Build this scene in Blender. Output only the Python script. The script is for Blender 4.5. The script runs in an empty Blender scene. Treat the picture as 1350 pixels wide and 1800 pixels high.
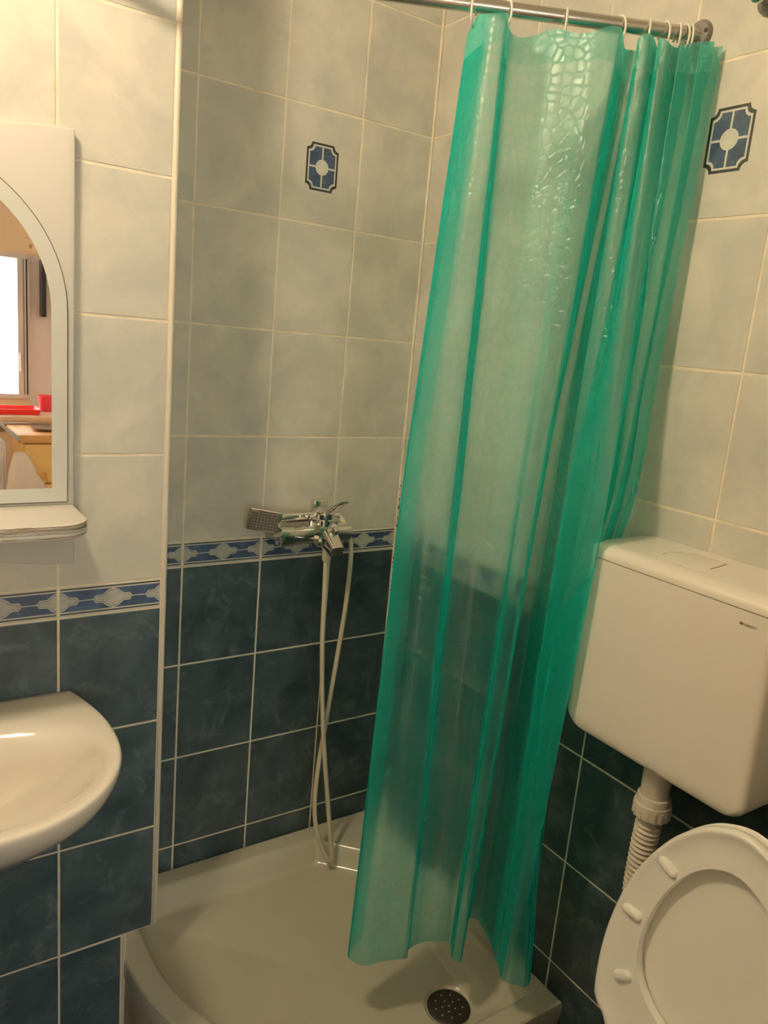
import bpy, bmesh, math, random
from mathutils import Vector, Matrix
from mathutils.noise import noise as pnoise
random.seed(7)
S = bpy.context.scene
COL = S.collection
CM = 0.01
R = math.radians

# ------------------------------------------------------------------ camera, world, exposure
cam_d = bpy.data.cameras.new('camera'); cam = bpy.data.objects.new('camera', cam_d); COL.objects.link(cam)
cam.location = (-1.21754, -1.70720, 1.55966)
cam.rotation_euler = (R(77.473), R(-5.054), R(-33.356))
cam_d.sensor_fit = 'VERTICAL'; cam_d.sensor_height = 36.0
cam_d.lens = 1369.7 / 1800 * 36.0
cam_d.clip_start = 0.02
S.camera = cam
S.view_settings.view_transform = 'Standard'; S.view_settings.look = 'None'
S.view_settings.gamma = 1.0; S.view_settings.use_curve_mapping = False
S.view_settings.exposure = 0.0
S.cycles.use_denoising = True
S.cycles.max_bounces = 11; S.cycles.transparent_max_bounces = 24
S.cycles.diffuse_bounces = 6; S.cycles.glossy_bounces = 5; S.cycles.transmission_bounces = 10
S.cycles.sample_clamp_indirect = 4.0
LAMP_POWER = 174.0          # emission of the ceiling globe
DAYLIGHT = 26.0             # overcast sky outside the kitchen window

W = bpy.data.worlds.new('overcast_sky'); S.world = W; W.use_nodes = True
W.node_tree.nodes['Background'].inputs[0].default_value = (1.0, 0.93, 0.82, 1)
W.node_tree.nodes['Background'].inputs[1].default_value = DAYLIGHT
pd = bpy.data.lights.new('window_daylight_portal', 'AREA'); pd.shape = 'RECTANGLE'; pd.size = 1.95; pd.size_y = 1.0
pd.cycles.is_portal = True
po = bpy.data.objects.new('window_daylight_portal', pd); COL.objects.link(po)
po.location = (-1.26, -4.86, 1.42); po.rotation_euler = (R(90), 0, 0)

# ------------------------------------------------------------------ material helpers
def nmat(name):
    m = bpy.data.materials.new(name); m.use_nodes = True
    nt = m.node_tree; return m, nt, nt.nodes, nt.links, nt.nodes['Principled BSDF']
def plain(name, col, rough=0.5, metal=0.0, bump=0.0, bscale=60, var=0.0, vscale=8, coat=0.0, spec=0.5):
    m, nt, N, L, B = nmat(name)
    B.inputs['Base Color'].default_value = (*col, 1); B.inputs['Roughness'].default_value = rough
    B.inputs['Metallic'].default_value = metal; B.inputs['Coat Weight'].default_value = coat
    B.inputs['Specular IOR Level'].default_value = spec
    tc = N.new('ShaderNodeTexCoord')
    if var:
        n = N.new('ShaderNodeTexNoise'); n.inputs['Scale'].default_value = vscale; n.inputs['Detail'].default_value = 4
        L.new(tc.outputs['Object'], n.inputs['Vector'])
        r = N.new('ShaderNodeValToRGB')
        r.color_ramp.elements[0].position = 0.3; r.color_ramp.elements[1].position = 0.7
        r.color_ramp.elements[0].color = (*[c * (1 - var) for c in col], 1)
        r.color_ramp.elements[1].color = (*[min(1, c * (1 + var)) for c in col], 1)
        L.new(n.outputs['Fac'], r.inputs[0]); L.new(r.outputs[0], B.inputs['Base Color'])
    if bump:
        n = N.new('ShaderNodeTexNoise'); n.inputs['Scale'].default_value = bscale; n.inputs['Detail'].default_value = 3
        L.new(tc.outputs['Object'], n.inputs['Vector'])
        b = N.new('ShaderNodeBump'); b.inputs['Strength'].default_value = bump; b.inputs['Distance'].default_value = 0.002
        L.new(n.outputs['Fac'], b.inputs['Height']); L.new(b.outputs[0], B.inputs['Normal'])
    return m
def tile_mat(name, c0, c1, vein, veinamt, rough, scale):
    """cloudy glazed tile, a different patch of the pattern on every tile"""
    m, nt, N, L, B = nmat(name)
    tc = N.new('ShaderNodeTexCoord'); oi = N.new('ShaderNodeObjectInfo')
    mul = N.new('ShaderNodeVectorMath'); mul.operation = 'SCALE'
    comb = N.new('ShaderNodeCombineXYZ'); L.new(oi.outputs['Random'], comb.inputs[0]); L.new(oi.outputs['Random'], comb.inputs[2])
    L.new(comb.outputs[0], mul.inputs[0]); mul.inputs['Scale'].default_value = 37.0
    add = N.new('ShaderNodeVectorMath'); L.new(tc.outputs['Object'], add.inputs[0]); L.new(mul.outputs[0], add.inputs[1])
    n1 = N.new('ShaderNodeTexNoise'); n1.inputs['Scale'].default_value = scale; n1.inputs['Detail'].default_value = 4
    n1.inputs['Roughness'].default_value = 0.55; n1.inputs['Distortion'].default_value = 0.5
    L.new(add.outputs[0], n1.inputs['Vector'])
    r1 = N.new('ShaderNodeValToRGB'); r1.color_ramp.elements[0].position = 0.34; r1.color_ramp.elements[1].position = 0.68
    r1.color_ramp.elements[0].color = (*c0, 1); r1.color_ramp.elements[1].color = (*c1, 1)
    L.new(n1.outputs['Fac'], r1.inputs[0])
    n2 = N.new('ShaderNodeTexNoise'); n2.inputs['Scale'].default_value = scale * 1.25; n2.inputs['Detail'].default_value = 7
    n2.inputs['Roughness'].default_value = 0.7; n2.inputs['Distortion'].default_value = 1.2
    L.new(add.outputs[0], n2.inputs['Vector'])
    r2 = N.new('ShaderNodeValToRGB'); r2.color_ramp.elements[0].position = 0.52; r2.color_ramp.elements[1].position = 0.78
    r2.color_ramp.elements[0].color = (0, 0, 0, 1); r2.color_ramp.elements[1].color = (veinamt,) * 3 + (1,)
    L.new(n2.outputs['Fac'], r2.inputs[0])
    mx = N.new('ShaderNodeMix'); mx.data_type = 'RGBA'
    L.new(r2.outputs[0], mx.inputs[0]); L.new(r1.outputs[0], mx.inputs[6]); mx.inputs[7].default_value = (*vein, 1)
    L.new(mx.outputs[2], B.inputs['Base Color'])
    B.inputs['Roughness'].default_value = rough
    n3 = N.new('ShaderNodeTexNoise'); n3.inputs['Scale'].default_value = 16; L.new(add.outputs[0], n3.inputs['Vector'])
    b = N.new('ShaderNodeBump'); b.inputs['Strength'].default_value = 0.06; b.inputs['Distance'].default_value = 0.004
    L.new(n3.outputs['Fac'], b.inputs['Height']); L.new(b.outputs[0], B.inputs['Normal'])
    return m

M = {}
M['pale_tile'] = tile_mat('pale_glazed_tile', (0.475, 0.475, 0.435), (0.63, 0.605, 0.53), (0.40, 0.43, 0.425), 0.55, 0.34, 7)
M['dark_tile'] = tile_mat('dark_blue_marbled_tile', (0.018, 0.034, 0.041), (0.054, 0.083, 0.090), (0.20, 0.25, 0.25), 0.5, 0.30, 10)
M['blue_glaze'] = tile_mat('blue_glaze', (0.020, 0.040, 0.085), (0.05, 0.085, 0.15), (0.16, 0.21, 0.27), 0.5, 0.3, 40)
M['line_glaze'] = plain('dark_line_glaze', (0.022, 0.024, 0.024), 0.3)
M['cream_glaze'] = plain('cream_glaze', (0.55, 0.55, 0.50), 0.3, var=0.06, vscale=60)
M['grey_glaze'] = plain('grey_glaze', (0.40, 0.41, 0.38), 0.3, var=0.15, vscale=90)
M['grout'] = plain('grout', (0.74, 0.67, 0.54), 0.9, bump=0.4, bscale=300, var=0.12, vscale=20)
M['trim'] = plain('ivory_trim', (0.60, 0.55, 0.46), 0.4, var=0.04)
M['plaster'] = plain('plaster', (0.72, 0.70, 0.66), 0.9, bump=0.2)
M['porcelain'] = plain('white_porcelain', (0.76, 0.72, 0.64), 0.12, coat=0.3)
M['tray_acrylic'] = plain('tray_acrylic', (0.55, 0.53, 0.43), 0.14, var=0.03, vscale=6)
M['cistern_plastic'] = plain('white_plastic', (0.74, 0.70, 0.62), 0.32)
M['seat_plastic'] = plain('seat_plastic', (0.80, 0.79, 0.72), 0.3)
M['pipe_plastic'] = plain('pipe_plastic', (0.66, 0.60, 0.51), 0.4)
M['chrome'] = plain('chrome', (0.78, 0.77, 0.75), 0.07, 1.0)
M['steel'] = plain('brushed_steel', (0.62, 0.60, 0.56), 0.22, 1.0)
M['grey_plastic'] = plain('grey_plastic', (0.20, 0.19, 0.17), 0.45)
M['dark_plastic'] = plain('dark_plastic', (0.02, 0.02, 0.02), 0.4)
M['nozzle'] = plain('nozzle_rubber', (0.06, 0.055, 0.045), 0.6)
M['nozzle_face'] = plain('nozzle_face', (0.33, 0.31, 0.26), 0.3, 0.6)
M['hose'] = plain('hose_plastic', (0.62, 0.56, 0.43), 0.35)
M['ring'] = plain('ring_plastic', (0.75, 0.72, 0.64), 0.35)
M['white_paint'] = plain('white_paint', (0.51, 0.50, 0.47), 0.42, bump=0.15, bscale=40)
M['chipped_edge'] = plain('chipped_edge', (0.22, 0.15, 0.08), 0.7, bump=0.6, bscale=180, var=0.45, vscale=35)
M['crack'] = plain('dark_gap', (0.05, 0.035, 0.02), 0.9)
M['frosted'] = plain('frosted_mirror_edge', (0.55, 0.56, 0.53), 0.5)
M['mirror'] = plain('mirror_silver', (0.90, 0.91, 0.90), 0.0, 1.0)
M['strainer'] = plain('tarnished_strainer', (0.035, 0.032, 0.022), 0.5, 0.3, bump=0.5, bscale=200)
M['stud'] = plain('strainer_hole_rim', (0.5, 0.48, 0.42), 0.3, 0.4)
M['seam'] = plain('seam', (0.07, 0.05, 0.03), 0.9)
M['print'] = plain('print', (0.13, 0.10, 0.06), 0.6)
M['mould'] = plain('mould_stain', (0.035, 0.028, 0.02), 0.9)
M['floor_tile'] = plain('floor_tile', (0.10, 0.11, 0.12), 0.4, var=0.2)
M['peach'] = plain('peach_wall_paint', (0.85, 0.67, 0.46), 0.9, bump=0.15)
M['pinkish'] = plain('pinkish_wall_paint', (0.84, 0.79, 0.76), 0.9)
M['kfloor'] = plain('kitchen_floor', (0.55, 0.45, 0.35), 0.5, var=0.2)
M['frame_white'] = plain('window_frame_white', (0.75, 0.72, 0.68), 0.4)
M['red'] = plain('red_plastic', (0.72, 0.03, 0.025), 0.35)
M['red2'] = plain('crimson_plastic', (0.62, 0.04, 0.07), 0.35)
M['wood'] = plain('pale_wood', (0.70, 0.50, 0.33), 0.45, var=0.12, vscale=12)
M['ochre_wood'] = plain('ochre_wood', (0.60, 0.33, 0.11), 0.45, var=0.1, vscale=10)
M['yellow_wood'] = plain('yellow_wood', (0.85, 0.58, 0.22), 0.5, var=0.08, vscale=6)
M['appliance'] = plain('appliance_white', (0.78, 0.72, 0.70), 0.35)
M['silver_paint'] = plain('silver_paint', (0.60, 0.66, 0.70), 0.3, 0.2)
M['rim_panel'] = plain('tray_side_panel', (0.46, 0.36, 0.25), 0.4, var=0.1, vscale=12)
M['tarnish'] = plain('tarnish', (0.16, 0.08, 0.03), 0.8)
M['bag'] = plain('translucent_bag', (0.80, 0.72, 0.65), 0.3)
M['tile_fallback_hi'] = M['pale_tile']

def glass_mat():
    m, nt, N, L, B = nmat('clear_glass')
    B.inputs['Transmission Weight'].default_value = 1; B.inputs['Roughness'].default_value = 0.0
    B.inputs['IOR'].default_value = 1.02; B.inputs['Base Color'].default_value = (0.97, 0.99, 1, 1)
    return m
M['glass'] = glass_mat()

def curtain_mat(name, opaque, tint, body):
    """thin frosted green vinyl: tinted see-through film + scattering body + embossed crackle gloss"""
    m = bpy.data.materials.new(name); m.use_nodes = True
    nt = m.node_tree; N = nt.nodes; L = nt.links; N.clear()
    out = N.new('ShaderNodeOutputMaterial')
    tc = N.new('ShaderNodeTexCoord'); mp = N.new('ShaderNodeMapping')
    L.new(tc.outputs['UV'], mp.inputs['Vector'])
    v = N.new('ShaderNodeTexVoronoi'); v.feature = 'DISTANCE_TO_EDGE'; v.inputs['Scale'].default_value = 52; v.inputs['Randomness'].default_value = 0.8
    L.new(mp.outputs[0], v.inputs['Vector'])
    rr = N.new('ShaderNodeValToRGB'); rr.color_ramp.elements[0].position = 0.0; rr.color_ramp.elements[1].position = 0.14
    rr.color_ramp.elements[0].color = (1, 1, 1, 1); rr.color_ramp.elements[1].color = (0, 0, 0, 1)
    L.new(v.outputs['Distance'], rr.inputs[0])
    n = N.new('ShaderNodeTexNoise'); n.inputs['Scale'].default_value = 30; n.inputs['Detail'].default_value = 2
    L.new(mp.outputs[0], n.inputs['Vector'])
    ad = N.new('ShaderNodeMath'); ad.operation = 'MULTIPLY_ADD'; L.new(n.outputs['Fac'], ad.inputs[0]); ad.inputs[1].default_value = 0.6; L.new(rr.outputs[0], ad.inputs[2])
    bp = N.new('ShaderNodeBump'); bp.inputs['Strength'].default_value = 0.6; bp.inputs['Distance'].default_value = 0.0012
    L.new(ad.outputs[0], bp.inputs['Height'])
    tr = N.new('ShaderNodeBsdfTransparent'); tr.inputs[0].default_value = (*tint, 1)
    rf = N.new('ShaderNodeBsdfRefraction'); rf.inputs['Color'].default_value = (*tint, 1)
    rf.inputs['Roughness'].default_value = 0.5; rf.inputs['IOR'].default_value = 1.12
    see = N.new('ShaderNodeMixShader'); see.inputs[0].default_value = 0.75
    L.new(tr.outputs[0], see.inputs[1]); L.new(rf.outputs[0], see.inputs[2])
    df = N.new('ShaderNodeBsdfDiffuse'); df.inputs[0].default_value = (*body, 1); L.new(bp.outputs[0], df.inputs['Normal'])
    tl = N.new('ShaderNodeBsdfTranslucent'); tl.inputs[0].default_value = (*body, 1)
    sc = N.new('ShaderNodeMixShader'); sc.inputs[0].default_value = 0.45
    L.new(df.outputs[0], sc.inputs[1]); L.new(tl.outputs[0], sc.inputs[2])
    # the pigment path through the film grows as the film turns edge-on
    lw = N.new('ShaderNodeLayerWeight'); lw.inputs['Blend'].default_value = 0.5
    pw = N.new('ShaderNodeMath'); pw.operation = 'POWER'; L.new(lw.outputs['Facing'], pw.inputs[0]); pw.inputs[1].default_value = 1.5
    ma = N.new('ShaderNodeMath'); ma.operation = 'MULTIPLY_ADD'; ma.use_clamp = True
    L.new(pw.outputs[0], ma.inputs[0]); ma.inputs[1].default_value = 0.95; ma.inputs[2].default_value = opaque
    mb = N.new('ShaderNodeMath'); mb.operation = 'MULTIPLY_ADD'; mb.use_clamp = True
    L.new(rr.outputs[0], mb.inputs[0]); mb.inputs[1].default_value = 0.13; L.new(ma.outputs[0], mb.inputs[2])
    mix = N.new('ShaderNodeMixShader'); L.new(mb.outputs[0], mix.inputs[0])
    L.new(see.outputs[0], mix.inputs[1]); L.new(sc.outputs[0], mix.inputs[2])
    gl = N.new('ShaderNodeBsdfGlossy'); gl.inputs['Roughness'].default_value = 0.34; gl.inputs[0].default_value = (0.9, 1, 0.95, 1)
    L.new(bp.outputs[0], gl.inputs['Normal'])
    fin = N.new('ShaderNodeMixShader'); fin.inputs[0].default_value = 0.035
    L.new(mix.outputs[0], fin.inputs[1]); L.new(gl.outputs[0], fin.inputs[2])
    L.new(fin.outputs[0], out.inputs['Surface'])
    return m
M['curtain'] = curtain_mat('green_vinyl', 0.14, (0.74, 1.0, 0.97), (0.012, 0.60, 0.52))
M['curtain_hem'] = curtain_mat('green_vinyl_hem', 0.36, (0.66, 0.97, 0.93), (0.14, 0.62, 0.53))

# ------------------------------------------------------------------ mesh helpers (all input in cm)
def mesh_obj(name, bm, mats, parent=None, smooth=False, loc=(0, 0, 0), auto=None):
    me = bpy.data.meshes.new(name)
    bmesh.ops.recalc_face_normals(bm, faces=bm.faces)
    bm.to_mesh(me); bm.free()
    for k in (mats if isinstance(mats, (list, tuple)) else [mats]): me.materials.append(M[k])
    if smooth:
        for p in me.polygons: p.use_smooth = True
    o = bpy.data.objects.new(name, me); COL.objects.link(o)
    o.location = [c * CM for c in loc]
    if parent: o.parent = parent
    if smooth and auto:
        md = o.modifiers.new('crease', 'EDGE_SPLIT'); md.split_angle = R(auto)
    return o
def v3(*a): return Vector(a) * CM
def add_box(bm, x0, x1, y0, y1, z0, z1, mi=0):
    vs = [bm.verts.new(v3(x, y, z)) for z in (z0, z1) for y in (y0, y1) for x in (x0, x1)]
    fs = []
    for q in ((0, 1, 3, 2), (4, 6, 7, 5), (0, 4, 5, 1), (2, 3, 7, 6), (0, 2, 6, 4), (1, 5, 7, 3)):
        f = bm.faces.new([vs[i] for i in q]); f.material_index = mi; fs.append(f)
    return vs, fs
def box(name, mats, dims, parent=None, bevel=0.0, seg=2, **k):
    bm = bmesh.new(); add_box(bm, *dims)
    if bevel: bmesh.ops.bevel(bm, geom=list(bm.edges), offset=bevel * CM, segments=seg, affect='EDGES', profile=0.5)
    return mesh_obj(name, bm, mats, parent, smooth=bevel > 0, auto=50 if bevel else None, **k)
def add_loops(bm, loops, cap0=True, cap1=True, closed=True, mi=0):
    rows = [[bm.verts.new(v3(*p)) for p in lp] for lp in loops]
    n = len(rows[0])
    for a, b in zip(rows, rows[1:]):
        for i in range(n if closed else n - 1):
            j = (i + 1) % n
            try: f = bm.faces.new((a[i], a[j], b[j], b[i])); f.material_index = mi
            except ValueError: pass
    if cap0: bm.faces.new(rows[0][::-1]).material_index = mi
    if cap1: bm.faces.new(rows[-1]).material_index = mi
    return rows
def frame_of(d):
    d = d.normalized(); up = Vector((0, 0, 1)) if abs(d.z) < 0.95 else Vector((0, 1, 0))
    a = d.cross(up).normalized(); return a, a.cross(d).normalized()
def add_tube(bm, pts, r, n=12, cap=True, mi=0):
    pts = [Vector(p) for p in pts]; rs = r if isinstance(r, (list, tuple)) else [r] * len(pts)
    loops = []; a = None
    for i, p in enumerate(pts):
        d = (pts[min(i + 1, len(pts) - 1)] - pts[max(i - 1, 0)])
        if d.length < 1e-9: d = Vector((0, 0, 1))
        d.normalize()
        if a is None: a, b = frame_of(d)
        else:
            a = (a - d * a.dot(d)).normalized(); b = d.cross(a)
        b = d.cross(a)
        loops.append([p + (a * math.cos(2 * math.pi * k / n) + b * math.sin(2 * math.pi * k / n)) * rs[i] for k in range(n)])
    add_loops(bm, loops, cap, cap, mi=mi)
def tube(name, mat, pts, r, parent=None, n=14, **k):
    bm = bmesh.new(); add_tube(bm, pts, r, n); return mesh_obj(name, bm, mat, parent, smooth=True, auto=45, **k)
def lathe_pts(axis0, axis1, prof):
    """prof: list of (t, r) along the axis from axis0 to axis1 (t in cm)"""
    a = Vector(axis0); d = (Vector(axis1) - a).normalized()
    return [a + d * t for t, r in prof], [r for t, r in prof]
def lathe(name, mat, a0, a1, prof, parent=None, n=24, **k):
    # orthogonal rings along the axis
    bm = bmesh.new(); a = Vector(a0); d = (Vector(a1) - a).normalized(); u, w = frame_of(d)
    add_loops(bm, [[a + d * t + (u * math.cos(2 * math.pi * i / n) + w * math.sin(2 * math.pi * i / n)) * r for i in range(n)] for t, r in prof])
    return mesh_obj(name, bm, mat, parent, smooth=True, auto=40, **k)
def catmull(P, sub):
    out = []; n = len(P)
    for i in range(n - 1):
        p0, p1, p2, p3 = P[max(i - 1, 0)], P[i], P[i + 1], P[min(i + 2, n - 1)]
        for k in range(sub):
            t = k / sub
            out.append(tuple(0.5 * (2 * b + (c - a) * t + (2 * a - 5 * b + 4 * c - d) * t * t + (3 * b - a - 3 * c + d) * t ** 3) for a, b, c, d in zip(p0, p1, p2, p3)))
    out.append(tuple(P[-1])); return out
def empty(name, loc, label, cat, group=None):
    o = bpy.data.objects.new(name, None); COL.objects.link(o); o.location = [c * CM for c in loc]
    o.empty_display_size = 0.05
    tag(o, label, cat, group); return o
def tag(o, label, cat, group=None):
    o['label'] = label; o['category'] = cat
    if group: o['group'] = group
    return o
def struct(o, label=None):
    o['kind'] = 'structure'
    if label: o['label'] = label
    return o
def keep(o, parent):
    """parent while keeping the world position"""
    o.parent = parent; o.location = Vector(o.location) - Vector(parent.location); return o

# ------------------------------------------------------------------ room shell
ZC = 262.0
DC = 24.2                    # the sink wall stands this far in front of the shower's rear wall
GR = 0.10                    # grout sits this far behind the tile faces
rows_z = [0.0, 24.87, 49.75, 74.63, 99.52, 105.6, 130.6, 155.6, 180.6, 205.6, 230.6, 255.6]
bm = bmesh.new(); add_box(bm, -72.4, 12, GR, 14, 0, ZC); wall_back = struct(mesh_obj('wall_back', bm, 'grout'))
bm = bmesh.new(); add_box(bm, GR, 12, -196, GR, 0, ZC); wall_right = struct(mesh_obj('wall_right', bm, 'grout'))
bm = bmesh.new(); add_box(bm, -182, -79.6, -DC + GR, 14, 0, ZC); add_box(bm, -79.6, -72.6, -DC + GR, 14, 24.9, ZC)
wall_left = struct(mesh_obj('wall_left', bm, 'grout'))
bm = bmesh.new(); add_box(bm, -182, -170, -196, -DC + GR, 0, 104); add_box(bm, -182, -170, -196, -DC + GR, 104, ZC, 1)
wall_side = struct(mesh_obj('wall_side', bm, ['dark_tile', 'pale_tile']))
bm = bmesh.new()
for (a, b, c, d) in ((-170, -138, 0, ZC), (-56, GR, 0, ZC), (-138, -56, 206, ZC)):
    if c < 104: add_box(bm, a, b, -196, -190, c, 104, 0); add_box(bm, a, b, -196, -190, 104, d, 1)
    else: add_box(bm, a, b, -196, -190, c, d, 1)
wall_ent = struct(mesh_obj('wall_entrance', bm, ['dark_tile', 'pale_tile']))
struct(box('floor', 'floor_tile', (-182, 12, -196, 14, -6, 0)))
struct(box('ceiling', 'plaster', (-182, 12, -196, 14, ZC, ZC + 6)))
df = struct(box('door_1', 'frame_white', (-141, -138, -198, -188.5, 0, 209)))
for i, dm in enumerate(((-56, -53, -198, -188.5, 0, 209), (-138, -56, -198, -188.5, 206, 209))):
    box('door_frame', 'frame_white', dm, df)

# ---- tiles: one object each, children of their wall
_cache = {}
def tile_mesh(w, h, mat):
    key = (round(w, 2), round(h, 2), mat)
    if key in _cache: return _cache[key]
    bm = bmesh.new(); g = 0.12
    def lp(i, y): return [(-w / 2 + i, y, -h / 2 + i), (w / 2 - i, y, -h / 2 + i), (w / 2 - i, y, h / 2 - i), (-w / 2 + i, y, h / 2 - i)]
    add_loops(bm, [lp(0, GR), lp(0, 0.05), lp(0.03, 0.015), lp(g, 0)], cap0=False)
    bmesh.ops.recalc_face_normals(bm, faces=bm.faces)
    me = bpy.data.meshes.new('tile'); bm.to_mesh(me); bm.free()
    me.materials.append(M[mat]); _cache[key] = me; return me
def poly(bm, pts, y, mi):
    f = bm.faces.new([bm.verts.new(v3(p[0], y, p[1])) for p in pts]); f.material_index = mi
def ring_poly(bm, o, i, y, mi):
    n = len(o); A = [bm.verts.new(v3(p[0], y, p[1])) for p in o]; Bv = [bm.verts.new(v3(p[0], y, p[1])) for p in i]
    for k in range(n):
        f = bm.faces.new((A[k], A[(k + 1) % n], Bv[(k + 1) % n], Bv[k])); f.material_index = mi
def medallion(s=0.0):
    q = [(3.5 + s, 0), (3.05 + s * .6, 0.50 + s * .9), (1.95 + s * .3, 0.50 + s), (1.6 + s * .6, 0.74 + s * .7), (1.32 + s * .8, 1.02 + s * .6), (0.98 + s * .6, 1.32 + s * .8), (0.5 + s * .3, 1.53 + s), (0, 1.6 + s)]
    half = [(-a, b) for a, b in q[:-1]] + q[::-1]
    return half + [(x, -z) for x, z in half[-2:0:-1]]
def clip_poly(pts, x0, x1):
    for lim, sg in ((x0, 1), (x1, -1)):
        out = []
        for a, b in zip(pts, pts[1:] + pts[:1]):
            ina, inb = (a[0] - lim) * sg >= 0, (b[0] - lim) * sg >= 0
            if ina: out.append(a)
            if ina != inb:
                t = (lim - a[0]) / (b[0] - a[0]); out.append((lim, a[1] + (b[1] - a[1]) * t))
        pts = out
        if not pts: return []
    return pts
def border_mesh(w, h, off):
    """frieze tile, printed: off = distance from its left edge to a medallion centre (period 10 cm)"""
    key = ('b', round(w, 2), round(h, 2), round(off, 2))
    if key in _cache: return _cache[key]
    bm = bmesh.new()
    def lp(i, y): return [(-w / 2 + i, y, -h / 2 + i), (w / 2 - i, y, -h / 2 + i), (w / 2 - i, y, h / 2 - i), (-w / 2 + i, y, h / 2 - i)]
    add_loops(bm, [lp(0, GR), lp(0, 0.05), lp(0.03, 0.015), lp(0.12, 0)], cap0=False)
    bmesh.ops.recalc_face_normals(bm, faces=bm.faces)
    e = w / 2 - 0.13
    def rect(x0, x1, z0, z1): return [(x0, z0), (x1, z0), (x1, z1), (x0, z1)]
    poly(bm, rect(-e, e, 2.38, 2.66), -0.006, 1); poly(bm, rect(-e, e, -2.5, -2.22), -0.006, 1)
    poly(bm, rect(-e, e, -1.92, 2.08), -0.006, 2)
    cz = 0.08
    poly(bm, rect(-e, e, cz - 0.1, cz + 0.1), -0.011, 3)
    x = -w / 2 + off - 20
    while x < w / 2 + 5:
        if x > -w / 2 - 5:
            for sh, y, mi in ((medallion(0.3), -0.016, 3), (medallion(0.1), -0.021, 1), (medallion(0.02), -0.026, 4)):
                p = clip_poly([(a + x, b + cz) for a, b in sh], -e, e)
                if len(p) > 2: poly(bm, p, y, mi)
            for zz in ((cz + 1.5, 2.08), (-1.92, cz - 1.5)):
                p = clip_poly(rect(x - 0.22, x + 0.22, *zz), -e, e)
                if len(p) > 2: poly(bm, p, -0.014, 3)
        x += 10
    me = bpy.data.meshes.new('border_tile'); bm.to_mesh(me); bm.free()
    for k in ('cream_glaze', 'line_glaze', 'blue_glaze', 'cream_glaze', 'grey_glaze'): me.materials.append(M[k])
    _cache[key] = me; return me
JH, JV = 0.48, 0.48
def place_tile(me, wall, name, pos, rz):
    o = bpy.data.objects.new(name, me); COL.objects.link(o); o.parent = wall
    o.location = v3(*pos); o.rotation_euler = (0, 0, rz); return o
tile_grid = {}
def tile_wall(wall, us, origin_fn, rz, medal_phase, skip=lambda i, j: False):
    for j in range(len(rows_z) - 1):
        z0, z1 = rows_z[j], rows_z[j + 1]
        for i in range(len(us) - 1):
            if skip(i, j): continue
            u0, u1 = us[i], us[i + 1]
            w, h = (u1 - u0) - JV, (z1 - z0) - (JH if j != 4 else 0.3)
            pos = origin_fn((u0 + u1) / 2, (z0 + z1) / 2)
            if j == 4:
                place_tile(border_mesh(w, h, (medal_phase - (u0 + JV / 2)) % 10), wall, 'border_tile', pos, rz)
            else:
                m = 'dark_tile' if j < 4 else 'pale_tile'
                tile_grid[(wall.name, i, j)] = place_tile(tile_mesh(w, h, m), wall, 'tile', pos, rz)
tile_wall(wall_back, [-72.4, -60.49, -40.49, -20.49, 0.0], lambda u, z: (u, 0, z), 0, -60.49)
tile_wall(wall_right, [0, 14.1, 34.1, 54.1, 74.1, 94.1, 114.1, 134.1, 154.1, 174.1, 190], lambda u, z: (0, -u, z), R(-90), 14.1)
us_c = [-170, -152.75, -132.75, -112.75, -92.75, -73.3]
tile_wall(wall_left, us_c, lambda u, z: (u, -DC, z), 0, -92.75, skip=lambda i, j: i == 4 and j == 0)
place_tile(tile_mesh(12.4, 24.3, 'dark_tile'), wall_left, 'tile', (-86.35, -DC, 12.4), 0)

# printed decor panels with scalloped corners in the middle of two pale tiles
def decor(wall, pos, rz):
    hw, hh = 4.15, 5.15
    def shape(ins, rad):
        a, b = hw - ins, hh - ins; r = rad; pts = []
        for sx, sz, st in ((1, 1, 0), (-1, 1, 1), (-1, -1, 2), (1, -1, 3)):
            cx, cz = sx * a, sz * b
            arc = [(cx + r * math.cos(t), cz + r * math.sin(t)) for t in [math.pi * 1.5 - k * math.pi / 2 / 6 for k in range(7)]] if (sx, sz) == (1, 1) else None
            base = [(r * math.cos(t), r * math.sin(t)) for t in [math.pi * 1.5 - k * math.pi / 2 / 6 for k in range(7)]]
            ang = st * math.pi / 2
            for x, z in base: pts.append((cx + x * math.cos(ang) - z * math.sin(ang), cz + x * math.sin(ang) + z * math.cos(ang)))
        return pts
    bm = bmesh.new()
    poly(bm, shape(0, 1.25), -0.006, 0); poly(bm, shape(0.48, 1.25), -0.011, 1); poly(bm, shape(0.82, 1.25), -0.016, 2)
    def rect(x0, x1, z0, z1): return [(x0, z0), (x1, z0), (x1, z1), (x0, z1)]
    poly(bm, rect(-0.19, 0.19, -hh + 0.82, hh - 0.82), -0.021, 1); poly(bm, rect(-hw + 0.82, hw - 0.82, -0.19, 0.19), -0.021, 1)
    def circ(r): return [(r * math.cos(t * math.pi / 16), r * math.sin(t * math.pi / 16)) for t in range(32)]
    poly(bm, circ(1.68), -0.026, 1); poly(bm, circ(1.32), -0.031, 3); poly(bm, circ(1.22), -0.036, 1)
    me = bpy.data.meshes.new('decor_panel')
    bm.to_mesh(me); bm.free()
    for k in ('line_glaze', 'cream_glaze', 'blue_glaze', 'grey_glaze'): me.materials.append(M[k])
    o = place_tile(me, wall, 'decor_panel', pos, rz); o['label'] = 'blue printed panel with scalloped corners and a round centre'
decor(wall_back, (-30.5, 0, 193.1), 0)
decor(wall_right, (0, -84.1, 193.1), R(-90))

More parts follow.
